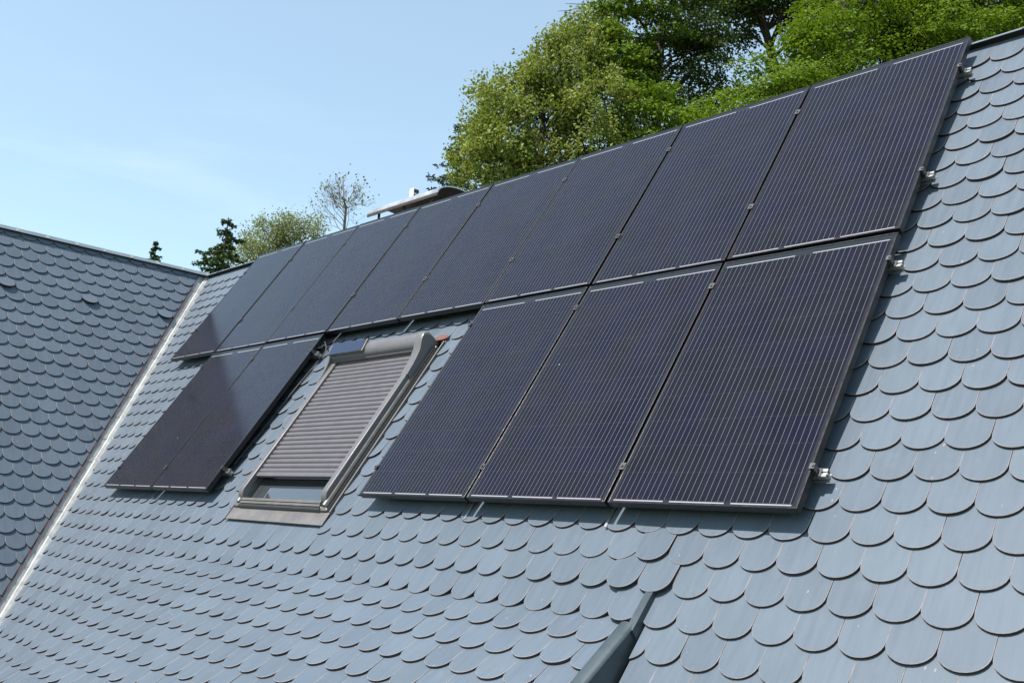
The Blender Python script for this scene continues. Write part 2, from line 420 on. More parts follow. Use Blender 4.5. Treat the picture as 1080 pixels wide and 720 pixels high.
# small raised vent tiles in the wing roof, each in the place of one tile
def wing_uv(px, py):
    d = RW @ np.array([(px - 540) / F_PX, (py - 360) / F_PX, 1.0])
    k = ((WW(0, 0, 0.02) - CAMP) @ FN) / (d @ FN); q = CAMP + d * k - TOP
    return float(q @ F1), float(q @ F2)
VENTS = []
for px, py in ((3, 299), (90, 315), (169, 333)):
    a, b = wing_uv(px, py); k = round((b - 3.043) / EXP); ph = 2.480 if k % 2 == 0 else 2.480 + TWD / 2
    VENTS.append((k, round((a - ph) / TWD)))
# ---- wing roof
mb = MB()
WE = 6.2                                                    # length of the wing towards the camera
for k in range(-21, 20):
    b = 3.043 + EXP * k
    if b > 5.95: break
    ph = 2.480 if k % 2 == 0 else 2.480 + TWD / 2
    for j in range(-16, int((WE - ph) / TWD) + 1):
        if (k, j) in VENTS: continue
        a = ph + j * TWD
        pl = [(-1, 0.561, -0.140), (0, -1, -0.008), (1, 0, WE)]
        tile(mb, WW, a, b, pl, 0.0, (20, 3))
deckquad(mb, WW, [(0, 0), (0.561 * 5.9, 5.9), (WE, 5.9), (WE, 0)], -0.0155)
def WBACK(a, b, h):
    p = WW(a, b, h); return np.array([2 * TOP[0] - p[0], p[1], p[2]])
yb2 = (2 * TOP[1] - W(0, VE, TB)[1]) - TOP[1]
deckquad(mb, WBACK, [(0, 0), (-yb2, 5.9), (WE, 5.9), (WE, 0)], 0.0, 0)
# red underlay showing along the cut tiles at the valley
for (b0, b1) in [(0.3 + i * 0.5, 0.3 + i * 0.5 + 0.5) for i in range(11)]:
    o1, o2 = 0.124, 0.137
    mb.hexa([WW(0.561 * b0 + o1, b0, -0.002), WW(0.561 * b1 + o1, b1, -0.002), WW(0.561 * b1 + o2, b1, -0.002), WW(0.561 * b0 + o2, b0, -0.002),
             WW(0.561 * b0 + o1, b0, 0.016), WW(0.561 * b1 + o1, b1, 0.016), WW(0.561 * b1 + o2, b1, 0.016), WW(0.561 * b0 + o2, b0, 0.016)], 4)
wing_roof = mb.build('roof', TM, house, HOUSE)
wing_roof['label'] = 'darker blue-grey scalloped roof slope of the wing at left'
m, mats = ridge_run(lambda t, d, h: WW(WE - t, d, h), lambda t, d, h: WBACK(WE - t, d, h), WE - 0.04, 0.324, -0.04)
m.build('ridge_cap', mats, wing_roof, HOUSE, fixn=True)

for k, j in VENTS:
    b = 3.043 + EXP * k; a = (2.480 if k % 2 == 0 else 2.480 + TWD / 2) + j * TWD; m = MB()
    def lift(d): return max(0.0115 - 0.02 * max(0, d - 0.16), 0.056 - 0.29 * d)
    OV = [p for p in OUT if p[1] < 0.2]; OV = OV + [(OV[-1][0], 0.155), (OUT[-2][0], 0.30), (OUT[-1][0], 0.30), (OV[0][0], 0.155)]
    top = [WW(a + x, b - d, lift(d)) for x, d in OV]; mid = [WW(a + x, b - d, lift(d) - 0.007) for x, d in OV]; low = [WW(a + x * 0.97, b - d - 0.006, 0.004) for x, d in OV]
    n = len(OV); q = n - 4
    m.add(top + mid, [tuple(list(range(q)) + [q, n - 1]), (q, q + 1, q + 2, n - 1)] + [(i, n + i, n + (i + 1) % n, (i + 1) % n) for i in range(n)], [0, 0] + [2] * n)
    m.add(mid + low, [(i, n + i, n + (i + 1) % n, (i + 1) % n) for i in range(n)], 1)  # mouth walled in near-black, painting the shade inside the opening
    m.build('vent_tile', [M['tile'], M['wdark'], M['tile_edge']], wing_roof, HOUSE)

# ---- valley gutter: bright folded metal with a standing bead
m = MB()
pr = [('w', 0.135, 0.004), ('w', 0.060, 0.000), ('w', 0.020, 0.004), ('m', -0.004, 0.044), ('m', 0.002, 0.050), ('m', 0.012, 0.046), ('m', 0.034, 0.010), ('m', 0.085, 0.000)]
def vpt(kind, off, h, b):
    if kind == 'w':
        q = WW(0.561 * b + off * 1.0, b, h); return q
    v = -0.125 + 4.724 / 4.614 * b
    return W(valley_u(v) + off, v, TB + h)
bs = [0.05 + 0.02 * 0 + i * 0.29 for i in range(20)]
for i in range(len(bs) - 1):
    wob = [random.gauss(0, 0.0015) for _ in pr]
    b0, b1 = bs[i], bs[i + 1] + 0.012
    A = [vpt(p[0], p[1], p[2], b0) for p in pr]; B = [vpt(p[0], p[1], p[2] + wob[q] + 0.0025, b1) for q, p in enumerate(pr)]
    nn = len(pr); m.add(A + B, [(q, q + 1, nn + q + 1, nn + q) for q in range(nn - 1)], [0] * (nn - 1))
m.build('valley_gutter', [M['galv']], house, HOUSE, smooth=False)

# ---- dormer: flatter tiled slope below the panels
mb = MB()
DE = 1.75
for k in range(0, 13):
    b = 0.02 + EXP * (k + 1)
    if b > DE: break
    kk = k + 1
    ph = 0.080 if (kk - (-3)) % 2 == 0 else 0.168
    for j in range(int((DL - ph) / TWD) - 1, int((DR - ph) / TWD) + 2):
        a = ph + j * TWD
        if a < DL - 0.08 or a > DR + 0.08: continue
        tile(mb, WD, a, b, [(1, 0, DR - 0.02), (-1, 0, -DL)], 0.001, (40, 7))
deckquad(mb, WD, [(DL + 0.01, -0.02), (DL + 0.01, DE), (DR - 0.03, DE), (DR - 0.03, -0.02)], -0.0155)
dormer = mb.build('dormer_roof', TM, house, HOUSE)
# side cheek at the right: painted metal, two overlapping lengths
def under(b, h):                                             # distance from the dormer plane down to the main roof
    return -b * math.tan(SD)
m = MB()
def cheek(b0, b1, x0, x1, up):
    P = [WD(x1, b0, -under(-b0, 0) * 0 - b0 * math.tan(SD) + 0.0), WD(x1, b1, -b1 * math.tan(SD)), WD(x1, b1, up), WD(x1, b0, up)]
    Q = [WD(x0, b0, -b0 * math.tan(SD) + 0.0), WD(x0, b1, -b1 * math.tan(SD)), WD(x0, b1, up), WD(x0, b0, up)]
    m.prism(P, Q, 0)
def upper(x): return [W(x, 3.590, TB + 0.001), WD(x, 0.080, -0.080 * math.tan(SD)), WD(x, 0.080, 0.038), W(x, 3.70, TB + 0.046), W(x, 3.590, TB + 0.032)]
m.prism(upper(DR - 0.034), upper(DR + 0.004), 0)
cheek(0.045, DE, DR - 0.078, DR - 0.008, 0.034)
A = []; B = []
for i in range(9):                                           # rounded top edge of the lower length
    t = math.pi * i / 8; xx = DR - 0.044 - 0.040 * math.cos(t); zz = 0.0345 + 0.016 * math.sin(t)
    A.append(WD(xx, 0.047, zz)); B.append(WD(xx, DE, zz))
m.prism(A, B, 0)
m.build('side_flashing', [M['flash']], dormer, HOUSE, fixn=True, angle=35)
m = MB()
m.prism([WD(DL + 0.015, 0.02, -0.008), WD(DL + 0.015, DE, -DE * math.tan(SD)), WD(DL + 0.015, DE, 0.004)], [WD(DL + 0.05, 0.02, -0.008), WD(DL + 0.05, DE, -DE * math.tan(SD)), WD(DL + 0.05, DE, 0.004)], 0)
m.build('side_flashing', [M['flash']], dormer, HOUSE, fixn=True)

# ---- walls
m = MB()
ye = W(0, VE - 0.35, TB)[1]; ze = W(0, VE - 0.35, TB)[2] - 0.12; zr = TOP[2] - 0.25; yr = TOP[1]
sec = [(ye, 0), (2 * yr - ye, 0), (2 * yr - ye, ze), (yr, zr), (ye, ze)]
x1 = O[0] + UR - 0.25; x0 = TOP[0] - 0.5
m.prism([(x0, y, z) for y, z in sec], [(x1, y, z) for y, z in sec], 0)
b = 5.55; xe = WW(0, b, 0)[0]; zw = WW(0, b, 0)[2] - 0.12; xr = TOP[0]
sec = [(2 * xr - xe, 0), (xe, 0), (xe, zw), (xr, zr), (2 * xr - xe, zw)]
m.prism([(x, TOP[1] - WE + 0.25, z) for x, z in sec], [(x, 2 * yr - ye - 0.004, z) for x, z in sec], 0)
p0 = WD(DL + 0.06, DE - 0.1, -0.03); p1 = WD(DR - 0.09, DE - 0.1, -0.03); q0 = WD(DL + 0.06, 0.6, -0.03)
m.prism([(p0[0], p0[1], p0[2]), (p0[0], p0[1], p0[2] - 1.6), (p0[0], q0[1], q0[2] - 1.2), (p0[0], q0[1], q0[2])],
        [(p1[0], p0[1], p0[2]), (p1[0], p0[1], p0[2] - 1.6), (p1[0], q0[1], q0[2] - 1.2), (p1[0], q0[1], q0[2])], 0)
m.build('wall', [M['plaster']], house, HOUSE, fixn=True)

# ------------------------------------------------------------------ roof window (a part of the house)
def ring(m, fn, x0, x1, y0, y1, wl, wr, wt, wb, z0, z1, mi=0):
    m.box(fn, x0, x0 + wl, y0, y1, z0, z1, mi); m.box(fn, x1 - wr, x1, y0, y1, z0, z1, mi)
    m.box(fn, x0 + wl + .0005, x1 - wr - .0005, y0, y0 + wt, z0, z1, mi); m.box(fn, x0 + wl + .0005, x1 - wr - .0005, y1 - wb, y1, z0, z1, mi)
m = MB()
fr = lambda a, b, h: W(a, b, h)
ring(m, fr, -4.585, -3.372, 1.915, 3.362, 0.075, 0.075, 0.075, 0.035, -0.128, -0.078, 0)
rw = m.build('roof_window', [M['wframe']], house, HOUSE, bevel=0.008)
rw['label'] = 'roof window mostly closed off by its grey roller shutter'
m = MB()                                                     # flashing: apron below, gutters at the sides
m.box(fr, FU0, FU1 - 0.0, 3.363, FV1, -0.106, -0.0965)
m.box(fr, FU0 + 0.0, -4.586, FV0, 3.362, -0.116, -0.106); m.box(fr, -3.371, FU1 + 0.0, FV0, 3.362, -0.116, -0.106)
m.box(fr, FU0, FU1, FV0 - 0.06, FV0 - 0.0005, -0.118, -0.106)
m.box(fr, FU1 - 0.008, FU1 + 0.003, FV0, 3.362, -0.1035, -0.092); m.box(fr, FU0 - 0.003, FU0 + 0.008, FV0, 3.47, -0.1055, -0.088)
m.build('window_flashing', [M['zinc']], rw, HOUSE, bevel=0.002)
m = MB()                                                     # sash with rounded side cladding
for x0_, x1_ in ((-4.575, -4.510), (-3.447, -3.382)):
    A = []; B = []
    for i in range(9):
        t = math.pi * i / 8; xx = (x0_ + x1_) / 2 - (x1_ - x0_) * 0.33 * math.cos(t); hh_ = -0.078 + 0.022 * math.sin(t)
        A.append(fr(xx, 1.93, hh_)); B.append(fr(xx, 3.33, hh_))
    m.prism(A, B, 0)
m.box(fr, -4.50, -3.458, 3.300, 3.320, -0.0775, -0.060, 0)
m.box(fr, -4.50, -3.458, 3.323, 3.341, -0.0775, -0.066, 0)
m.build('sash', [M['wframe']], rw, HOUSE, fixn=True, angle=35)
m = MB()
m.box(fr, -4.51, -3.447, 3.3205, 3.3225, -0.0775, -0.070); m.box(fr, -3.380, -3.3725, 1.93, 3.34, -0.0775, -0.070); m.box(fr, -4.509, -3.4475, 3.343, 3.361, -0.0777, -0.072)
m.build('gasket', [M['wdark']], rw, HOUSE)
m = MB(); m.box(fr, -4.509, -3.448, 1.992, 3.299, -0.124, -0.112)
m.build('pane', [M['glass']], rw, HOUSE)
m = MB()                                                     # frayed red strip at the upper right corner
P = [(-3.475, 1.845), (-3.40, 1.815), (-3.345, 1.800), (-3.325, 1.83), (-3.36, 1.845), (-3.41, 1.872)]
m.prism([fr(a, b_, -0.104 + 0.008 * math.sin(9 * a)) for a, b_ in P], [fr(a, b_, -0.082 + 0.012 * math.sin(40 * a)) for a, b_ in P], 0)
m.build('underlay_strip', [M['red']], rw, HOUSE, fixn=True)

# ------------------------------------------------------------------ roller shutter on the window
SH = roof_frame(-3.98, 3.35, -0.06)
sh = empty('roller_shutter', SH, 'grey slatted roller shutter drawn almost fully down over the roof window', 'roller shutter')
m = MB(); n0 = 26; va, vb = 1.985, 3.085; st = (vb - va) / n0
for i in range(n0):                                          # curved slats
    v0_, v1_ = va + i * st, va + (i + 1) * st
    prof = [(v0_ + 0.001, -0.053), (v0_ + 0.003, -0.046), (v0_ + st * 0.35, -0.0405), (v0_ + st * 0.65, -0.0405), (v1_ - 0.006, -0.046), (v1_ - 0.002, -0.054)]
    m.prism([W(-4.492, q[0], q[1]) for q in prof], [W(-3.463, q[0], q[1]) for q in prof], 0)
m.build('slat_curtain', [M['slat']], sh, SH, fixn=True, angle=50)
m = MB(); m.box(W, -4.490, -3.465, 3.085, 3.122, -0.062, -0.038); m.build('bottom_bar', [M['slat']], sh, SH, bevel=0.005)
for x0_, x1_ in ((-4.553, -4.4925), (-3.4625, -3.404)):      # side rails with rounded lower ends
    m = MB(); prof = [(1.95, -0.022), (3.205, -0.022)]
    for i in range(9):
        t = math.pi / 2 * i / 8; prof.append((3.235 + 0.078 * math.sin(t), -0.100 + 0.078 * math.cos(t)))
    for i in range(7):
        t = 0; prof.append((3.300, -0.1045))
        break
    prof += [(3.272, -0.104), (3.255, -0.080), (3.20, -0.070), (1.95, -0.070)]
    m.prism([W(x0_, *q) for q in prof], [W(x1_, *q) for q in prof], 0)
    m.build('side_rail', [M['shut']], sh, SH, fixn=True, bevel=0.006, angle=35)
m = MB()
hp = [(1.885, -0.100), (1.880, -0.03), (1.882, 0.016), (1.892, 0.034), (1.910, 0.044), (1.932, 0.045), (1.962, 0.038), (1.995, 0.020), (2.006, -0.004), (2.008, -0.028), (1.99, -0.034), (1.97, -0.10)]
m.prism([W(-4.545, *q) for q in hp], [W(-3.470, *q) for q in hp], 0)
hs = m.build('housing', [M['shut']], sh, SH, fixn=True, angle=45)
m = MB(); m.box(W, -4.545, -3.47, 2.0065, 2.016, -0.036, -0.012); m.build('lip', [M['slat']], hs, SH, bevel=0.003)
tail = [(1.876, -0.105), (1.870, -0.03), (1.872, 0.018), (1.884, 0.040), (1.906, 0.051), (1.934, 0.051), (1.966, 0.042), (1.994, 0.025), (2.03, 0.008), (2.08, -0.005), (2.15, -0.015), (2.24, -0.0215), (2.24, -0.07), (2.0, -0.105)]
for xa, xb in ((-3.469, -3.392), (-4.560, -4.546)):
    m = MB(); nt_ = len(tail); cv, chh = 1.94, -0.02
    rings = []
    s_ = 1 if xa > -4 else 1
    for f_, sc_ in ((0.0, 0.985), (0.12, 1.0), (0.72, 1.0), (0.92, 0.97), (1.0, 0.90)) if xa > -4 else ((0.0, 0.97), (0.3, 1.0), (1.0, 1.0)):
        rings.append([W(xa + f_ * (xb - xa), cv + (q[0] - cv) * (sc_ if q[0] < 2.05 else 1), chh + (q[1] - chh) * sc_) for q in tail])
    vs = [p for r in rings for p in r]; fs = []
    for i in range(len(rings) - 1):
        for k in range(nt_):
            fs.append((i * nt_ + k, i * nt_ + (k + 1) % nt_, (i + 1) * nt_ + (k + 1) % nt_, (i + 1) * nt_ + k))
    fs += [tuple(range(nt_ - 1, -1, -1)), tuple(range((len(rings) - 1) * nt_, len(rings) * nt_))]
    m.add(vs, fs, 0); m.build('end_cap', [M['shut']], sh, SH, fixn=True, angle=50)
# small solar cell on the left of the housing, tilted with its front face
m = MB()
hA, hB = (1.884, 0.046), (1.995, 0.030)
def sc_(x, t, e): 
    return W(x, hA[0] + (hB[0] - hA[0]) * t + e * 0.15, hA[1] + (hB[1] - hA[1]) * t + e)
m.hexa([sc_(-4.545, 0, 0), sc_(-4.085, 0, 0), sc_(-4.085, 1, 0), sc_(-4.545, 1, 0), sc_(-4.545, 0, 0.018), sc_(-4.085, 0, 0.018), sc_(-4.085, 1, 0.018), sc_(-4.545, 1, 0.018)], 0)
pv = m.build('solar_cell_holder', [M['wframe']], sh, SH, bevel=0.004)
m = MB(); m.hexa([sc_(-4.540, 0.03, 0.0185), sc_(-4.100, 0.03, 0.0185), sc_(-4.100, 0.97, 0.0185), sc_(-4.540, 0.97, 0.0185), sc_(-4.540, 0.03, 0.021), sc_(-4.100, 0.03, 0.021), sc_(-4.100, 0.97, 0.021), sc_(-4.540, 0.97, 0.021)], 0)
m.build('solar_cell', [M['smallcell']], pv, SH)

# ------------------------------------------------------------------ solar panels
def make_panel():
    root = empty('solar_panel', Matrix.Identity(4), 'x', 'solar panel', 'solar panels on the roof')
    m = MB(); loc = lambda x, y, z: (x, -y, z)               # local: x across, y up the slope, z out; y here runs down
    fw, d = 0.0105, 0.038
    for x0_, x1_, y0_, y1_ in ((0, fw, 0, PH), (PW - fw, PW, 0, PH), (fw, PW - fw, 0, fw), (fw, PW - fw, PH - fw, PH)):
        m.box(loc, x0_, x1_, y0_, y1_, -d, 0)
    m.build('frame', [M['frame']], root, fixn=True, bevel=0.0015)
    m = MB(); g = [loc(fw, fw, -0.0025), loc(PW - fw, fw, -0.0025), loc(PW - fw, PH - fw, -0.0025), loc(fw, PH - fw, -0.0025)]
    m.add(g + [(p[0], p[1], -0.008) for p in g], [(3, 2, 1, 0), (4, 5, 6, 7), (0, 1, 5, 4), (1, 2, 6, 5), (2, 3, 7, 6), (3, 0, 4, 7)], 0, [(p[0], -p[1]) for p in g] * 2)
    m.build('glass_face', [M['cells']], root, fixn=True)
    return root
def copy_thing(root):
    r = root.copy(); COL.objects.link(r)
    for ch in list(root.children):
        c = ch.copy(); COL.objects.link(c); c.parent = r
    return r
proto = make_panel(); first = True
ROW2 = PH + 0.024
top_lab = ['top row panel at the ridge end nearest the bare right roof edge', 'top row panel second from the right, under the bright green sprays',
           'top row panel third from the right, below the dark shaded tree', 'top row panel fourth from the right, its lower edge ending above the window right corner',
           'top row panel below the arched right end of the chimney cowl, fifth from right', 'top row panel below the thin left end of the chimney cowl, sixth from the right',
           'top row panel below the thin bare tree, second from the left', 'leftmost top row panel beside the valley gutter, darker at its lower left corner']
low_lab = {0: 'lower row panel at far right, largest and nearest, with silver rail ends beside it', 1: 'lower row panel in the middle of the three right of the roof window',
           2: 'lower row panel directly right of the roof window', 5: 'lower row panel directly left of the roof window', 6: 'lower row panel farthest left, nearest the valley gutter'}
for row in (0, 1):
    for i in range(8):
        if row and i not in low_lab: continue
        o = proto if first else copy_thing(proto); first = False
        u0 = -i - 1.0 + 0.009
        o.matrix_world = roof_frame(u0 + random.gauss(0, 0.0012), row * ROW2 + random.gauss(0, 0.0012), random.gauss(0, 0.0012)) @ Matrix.Rotation(random.gauss(0, 0.0016), 4, 'Y') @ Matrix.Rotation(random.gauss(0, 0.0016), 4, 'X')
        o['label'] = low_lab[i] if row else top_lab[i]

# ------------------------------------------------------------------ mounting rails with clamps and hooks
def rail(v, ua, ub, seams, hooks, label, left_open=False, strut=True):
    F = roof_frame(ub, v, -0.06)
    root = empty('mounting_rail', F, label, 'mounting rail', 'rails under the solar panels')
    m = MB()
    for z0, z1, y0, y1 in ((-0.0795, -0.0745, -0.02, 0.02), (-0.0745, -0.045, -0.006, 0.006), (-0.062, -0.058, -0.018, 0.018), (-0.045, -0.040, -0.02, -0.006), (-0.045, -0.040, 0.006, 0.02), (-0.058, -0.045, -0.02, -0.016), (-0.058, -0.045, 0.016, 0.02)):
        m.box(W, ua, ub, v + y0, v + y1, z0, z1)
    m.build('rail', [M['alu']], root, F)
    for s in seams:
        m = MB(); m.box(W, s - 0.016, s + 0.016, v - 0.020, v + 0.020, 0.0022, 0.006); m.box(W, s - 0.006, s + 0.006, v - 0.018, v + 0.018, -0.040, 0.0022)
        m.tube([W(s, v, 0.006), W(s, v, 0.0125)], [0.0065, 0.0065], 6)
        m.build('mid_clamp', [M['clampm']], root, F)
    ends = [ub_ for ub_ in ((0.009 - 0.018 + 0.0,) if ub > -0.2 else (ub - 0.045,))]
    for s, sg in ((ub - 0.046, 1),) + (((ua + 0.046, -1),)):
        m = MB(); xa, xb = sorted((s - 0.010 * sg, s + 0.012 * sg)); m.box(W, xa, xb, v - 0.014, v + 0.014, 0.0022, 0.0055)
        xa, xb = sorted((s + 0.003 * sg, s + 0.012 * sg)); m.box(W, xa, xb, v - 0.014, v + 0.014, -0.036, 0.0021)
        xa, xb = sorted((s + 0.003 * sg, s + 0.024 * sg)); m.box(W, xa, xb, v - 0.02, v + 0.02, -0.0395, -0.0362)
        m.tube([W(s + 0.006 * sg, v, 0.0055), W(s + 0.006 * sg, v, 0.011)], [0.005, 0.005], 6)
        m.build('end_clamp', [M['clampm']], root, F)
    for hu in hooks:                                          # flat steel hook: foot on the tiles, arm up to the rail
        m = MB(); w_ = 0.0075
        pth = [(v + 0.272, -0.1045), (v + 0.10, -0.1015), (v + 0.045, -0.099), (v + 0.030, -0.080), (v + 0.026, -0.050)]
        for (a0, h0), (a1, h1) in zip(pth[:-1], pth[1:]):
            t = 0.003
            m.hexa([W(hu - w_, a0, h0 - t), W(hu + w_, a0, h0 - t), W(hu + w_, a1, h1 - t), W(hu - w_, a1, h1 - t), W(hu - w_, a0 + .001, h0 + t), W(hu + w_, a0 + .001, h0 + t), W(hu + w_, a1 + .001, h1 + t), W(hu - w_, a1 + .001, h1 + t)], 0)
        m.build('roof_hook', [M['steel']], root, F)
    return root
E_ = 0.038
rail(0.29, -8.03, E_, range(-7, 0), (-7.0, -5.0, -3.0, -0.95), 'upper silver rail under the top panel row, its end showing just below the ridge')
rail(1.19, -8.03, E_, range(-7, 0), (-7.0, -6.03, -5.01, -3.99, -2.0, -0.95), 'second silver rail under the top panel row, its end halfway down that row')
rail(1.845, -3.035, E_, (-2, -1), (-2.9, -2.0, -1.04), 'silver rail along the upper part of the three panels right of the window')
rail(3.075, -3.035, E_, (-2, -1), (-2.05, -1.04), 'lowest silver rail under the three panels right of the window')
rail(1.845, -7.02, -4.955, (-6,), (-6.07,), 'silver rail along the upper part of the two panels left of the window')
rail(3.075, -7.02, -4.955, (-6,), (-6.07,), 'lowest silver rail under the two panels left of the window')

# cables hanging under the open panel edges by the window
def cable(pts, label, r=0.006):
    m = MB(); P = [W(*p) for p in pts]; out = []
    for i in range(len(P) - 1):
        for k in range(6):
            t = k / 6; a = P[max(i - 1, 0)]; b_, c = P[i], P[i + 1]; d = P[min(i + 2, len(P) - 1)]
            out.append(0.5 * ((2 * b_) + (-a + c) * t + (2 * a - 5 * b_ + 4 * c - d) * t * t + (-a + 3 * b_ - 3 * c + d) * t ** 3))
    out.append(P[-1]); m.tube(out, [r] * len(out), 6)
    F = roof_frame(*pts[-1]); tag(m.build('cable', [M['cable']], None, F, smooth=True), label, 'cable', 'black solar cables')
cable([(-5.0, 1.70, -0.05), (-4.95, 1.78, -0.085), (-4.97, 1.95, -0.092), (-5.0, 2.2, -0.09), (-5.01, 2.6, -0.085), (-5.02, 3.0, -0.07)], 'black cable along the open edge of the panels left of the window')

# ------------------------------------------------------------------ chimney with arched cowl behind the ridge
CY0, CY1, CXL, CXR = 0.30, 0.84, -6.42, -5.24
RT = W(-9.53, -0.105, 0)
def R_(x, off, z): return np.array([O[0] + x, RT[1] + off, RT[2] + z])
CF = Matrix.Translation(Vector(R_((CXL + CXR) / 2, (CY0 + CY1) / 2, -1.6)))
ch = empty('chimney', CF, 'low chimney behind the ridge under an arched stainless steel cowl', 'chimney')
m = MB(); m.box(R_, CXL + 0.12, CXR - 0.12, CY0 + 0.03, CY1 - 0.03, -1.6, 0.02); m.build('stack', [M['brick']], ch, CF, bevel=0.01)
m = MB(); n = 14; A = []; B = []; Ai = []; Bi = []
for i in range(n + 1):
    t = math.pi * i / n; yy = (CY0 + CY1) / 2 - (CY1 - CY0) / 2 * math.cos(t); zz = 0.195 + 0.120 * math.sin(t)
    yi = (CY0 + CY1) / 2 - ((CY1 - CY0) / 2 - 0.012) * math.cos(t); zi = 0.195 + 0.108 * math.sin(t)
    A.append(R_(CXL, yy, zz)); B.append(R_(CXR, yy, zz)); Ai.append(R_(CXL, yi, zi)); Bi.append(R_(CXR, yi, zi))
nn = n + 1
m.add(A + B, [(i, i + 1, nn + i + 1, nn + i) for i in range(n)], 0)
m.add(Ai + Bi, [(i, nn + i, nn + i + 1, i + 1) for i in range(n)], 1)
m.add(A + Ai, [(i, nn + i, nn + i + 1, i + 1) for i in range(n)], 0); m.add(B + Bi, [(i, i + 1, nn + i + 1, nn + i) for i in range(n)], 0)
for yy in (CY0, CY1 - 0.012):
    m.box(R_, CXL, CXR, yy, yy + 0.012, 0.165, 0.195, 1)
m.build('cowl', [M['cowl'], M['cowlin']], ch, CF, angle=35)
for xx in (CXL + 0.14, CXL + 0.58, CXR - 0.16):
    for yy in (CY0 + 0.04, CY1 - 0.06):
        m = MB(); m.box(R_, xx, xx + 0.02, yy, yy + 0.02, 0.0, 0.20); m.build('cowl_leg', [M['cowlin']], ch, CF)
VF = Matrix.Translation(Vector(R_(-6.44, 0.90, -1.6)))
vp = empty('vent_pipe', VF, 'small white vent pipe head with dark slots sticking up behind the chimney cowl', 'vent pipe')
m = MB(); m.tube([R_(-6.44, 0.90, -1.6), R_(-6.44, 0.90, 0.50)], [0.035, 0.035], 12); m.build('pipe', [M['white']], vp, VF, smooth=True)
m = MB(); m.box(R_, -6.475, -6.40, 0.865, 0.935, 0.501, 0.655); m.build('pipe_head', [M['white']], vp, VF, bevel=0.006)
m = MB(); m.box(R_, -6.3995, -6.385, 0.870, 0.930, 0.605, 0.640); m.box(R_, -6.3995, -6.385, 0.870, 0.930, 0.540, 0.575); m.build('slot', [M['wdark']], vp, VF)

# ------------------------------------------------------------------ trees
def leaf_mesh(name, C, Nn, size, mat, parent, frame, ratio=0.62, fold=0.25):
    """C centres (n,3), Nn normals; rhombic leaves folded along their rib"""
    n = len(C); Nn = Nn / (np.linalg.norm(Nn, axis=1, keepdims=True) + 1e-9)
    r = rng.normal(size=(n, 3)); T = np.cross(Nn, r); T /= np.linalg.norm(T, axis=1, keepdims=True) + 1e-9; B = np.cross(Nn, T)
    s = (size * rng.uniform(0.6, 1.25, n))[:, None]
    P = np.empty((n, 4, 3)); P[:, 0] = C - T * s * 0.5; P[:, 2] = C + T * s * 0.5
    P[:, 1] = C + B * s * 0.5 * ratio + Nn * s * fold * 0.5; P[:, 3] = C - B * s * 0.5 * ratio + Nn * s * fold * 0.5
    P = P.reshape(-1, 3) - np.array(frame.translation)
    me = bpy.data.meshes.new(name); me.vertices.add(4 * n); me.vertices.foreach_set('co', P.ravel().astype(np.float32))
    tri = np.array([[0, 1, 2], [0, 2, 3]]); idx = (np.arange(n)[:, None, None] * 4 + tri[None]).reshape(-1)
    me.loops.add(len(idx)); me.loops.foreach_set('vertex_index', idx.astype(np.int32))
    me.polygons.add(2 * n); me.polygons.foreach_set('loop_start', np.arange(2 * n, dtype=np.int32) * 3)
    me.materials.append(mat); me.update(calc_edges=True); me.validate()
    o = bpy.data.objects.new(name, me); COL.objects.link(o); o.parent = parent
    return o
def curve(p, q, sag, n=5, wig=0.0):
    p, q = np.array(p, float), np.array(q, float); out = []
    for i in range(n + 1):
        t = i / n; x = p + (q - p) * t; x[2] += sag * 4 * t * (1 - t)
        if 0 < i < n and wig: x += rng.normal(0, wig, 3)
        out.append(x)
    return out
UPX = RW.T
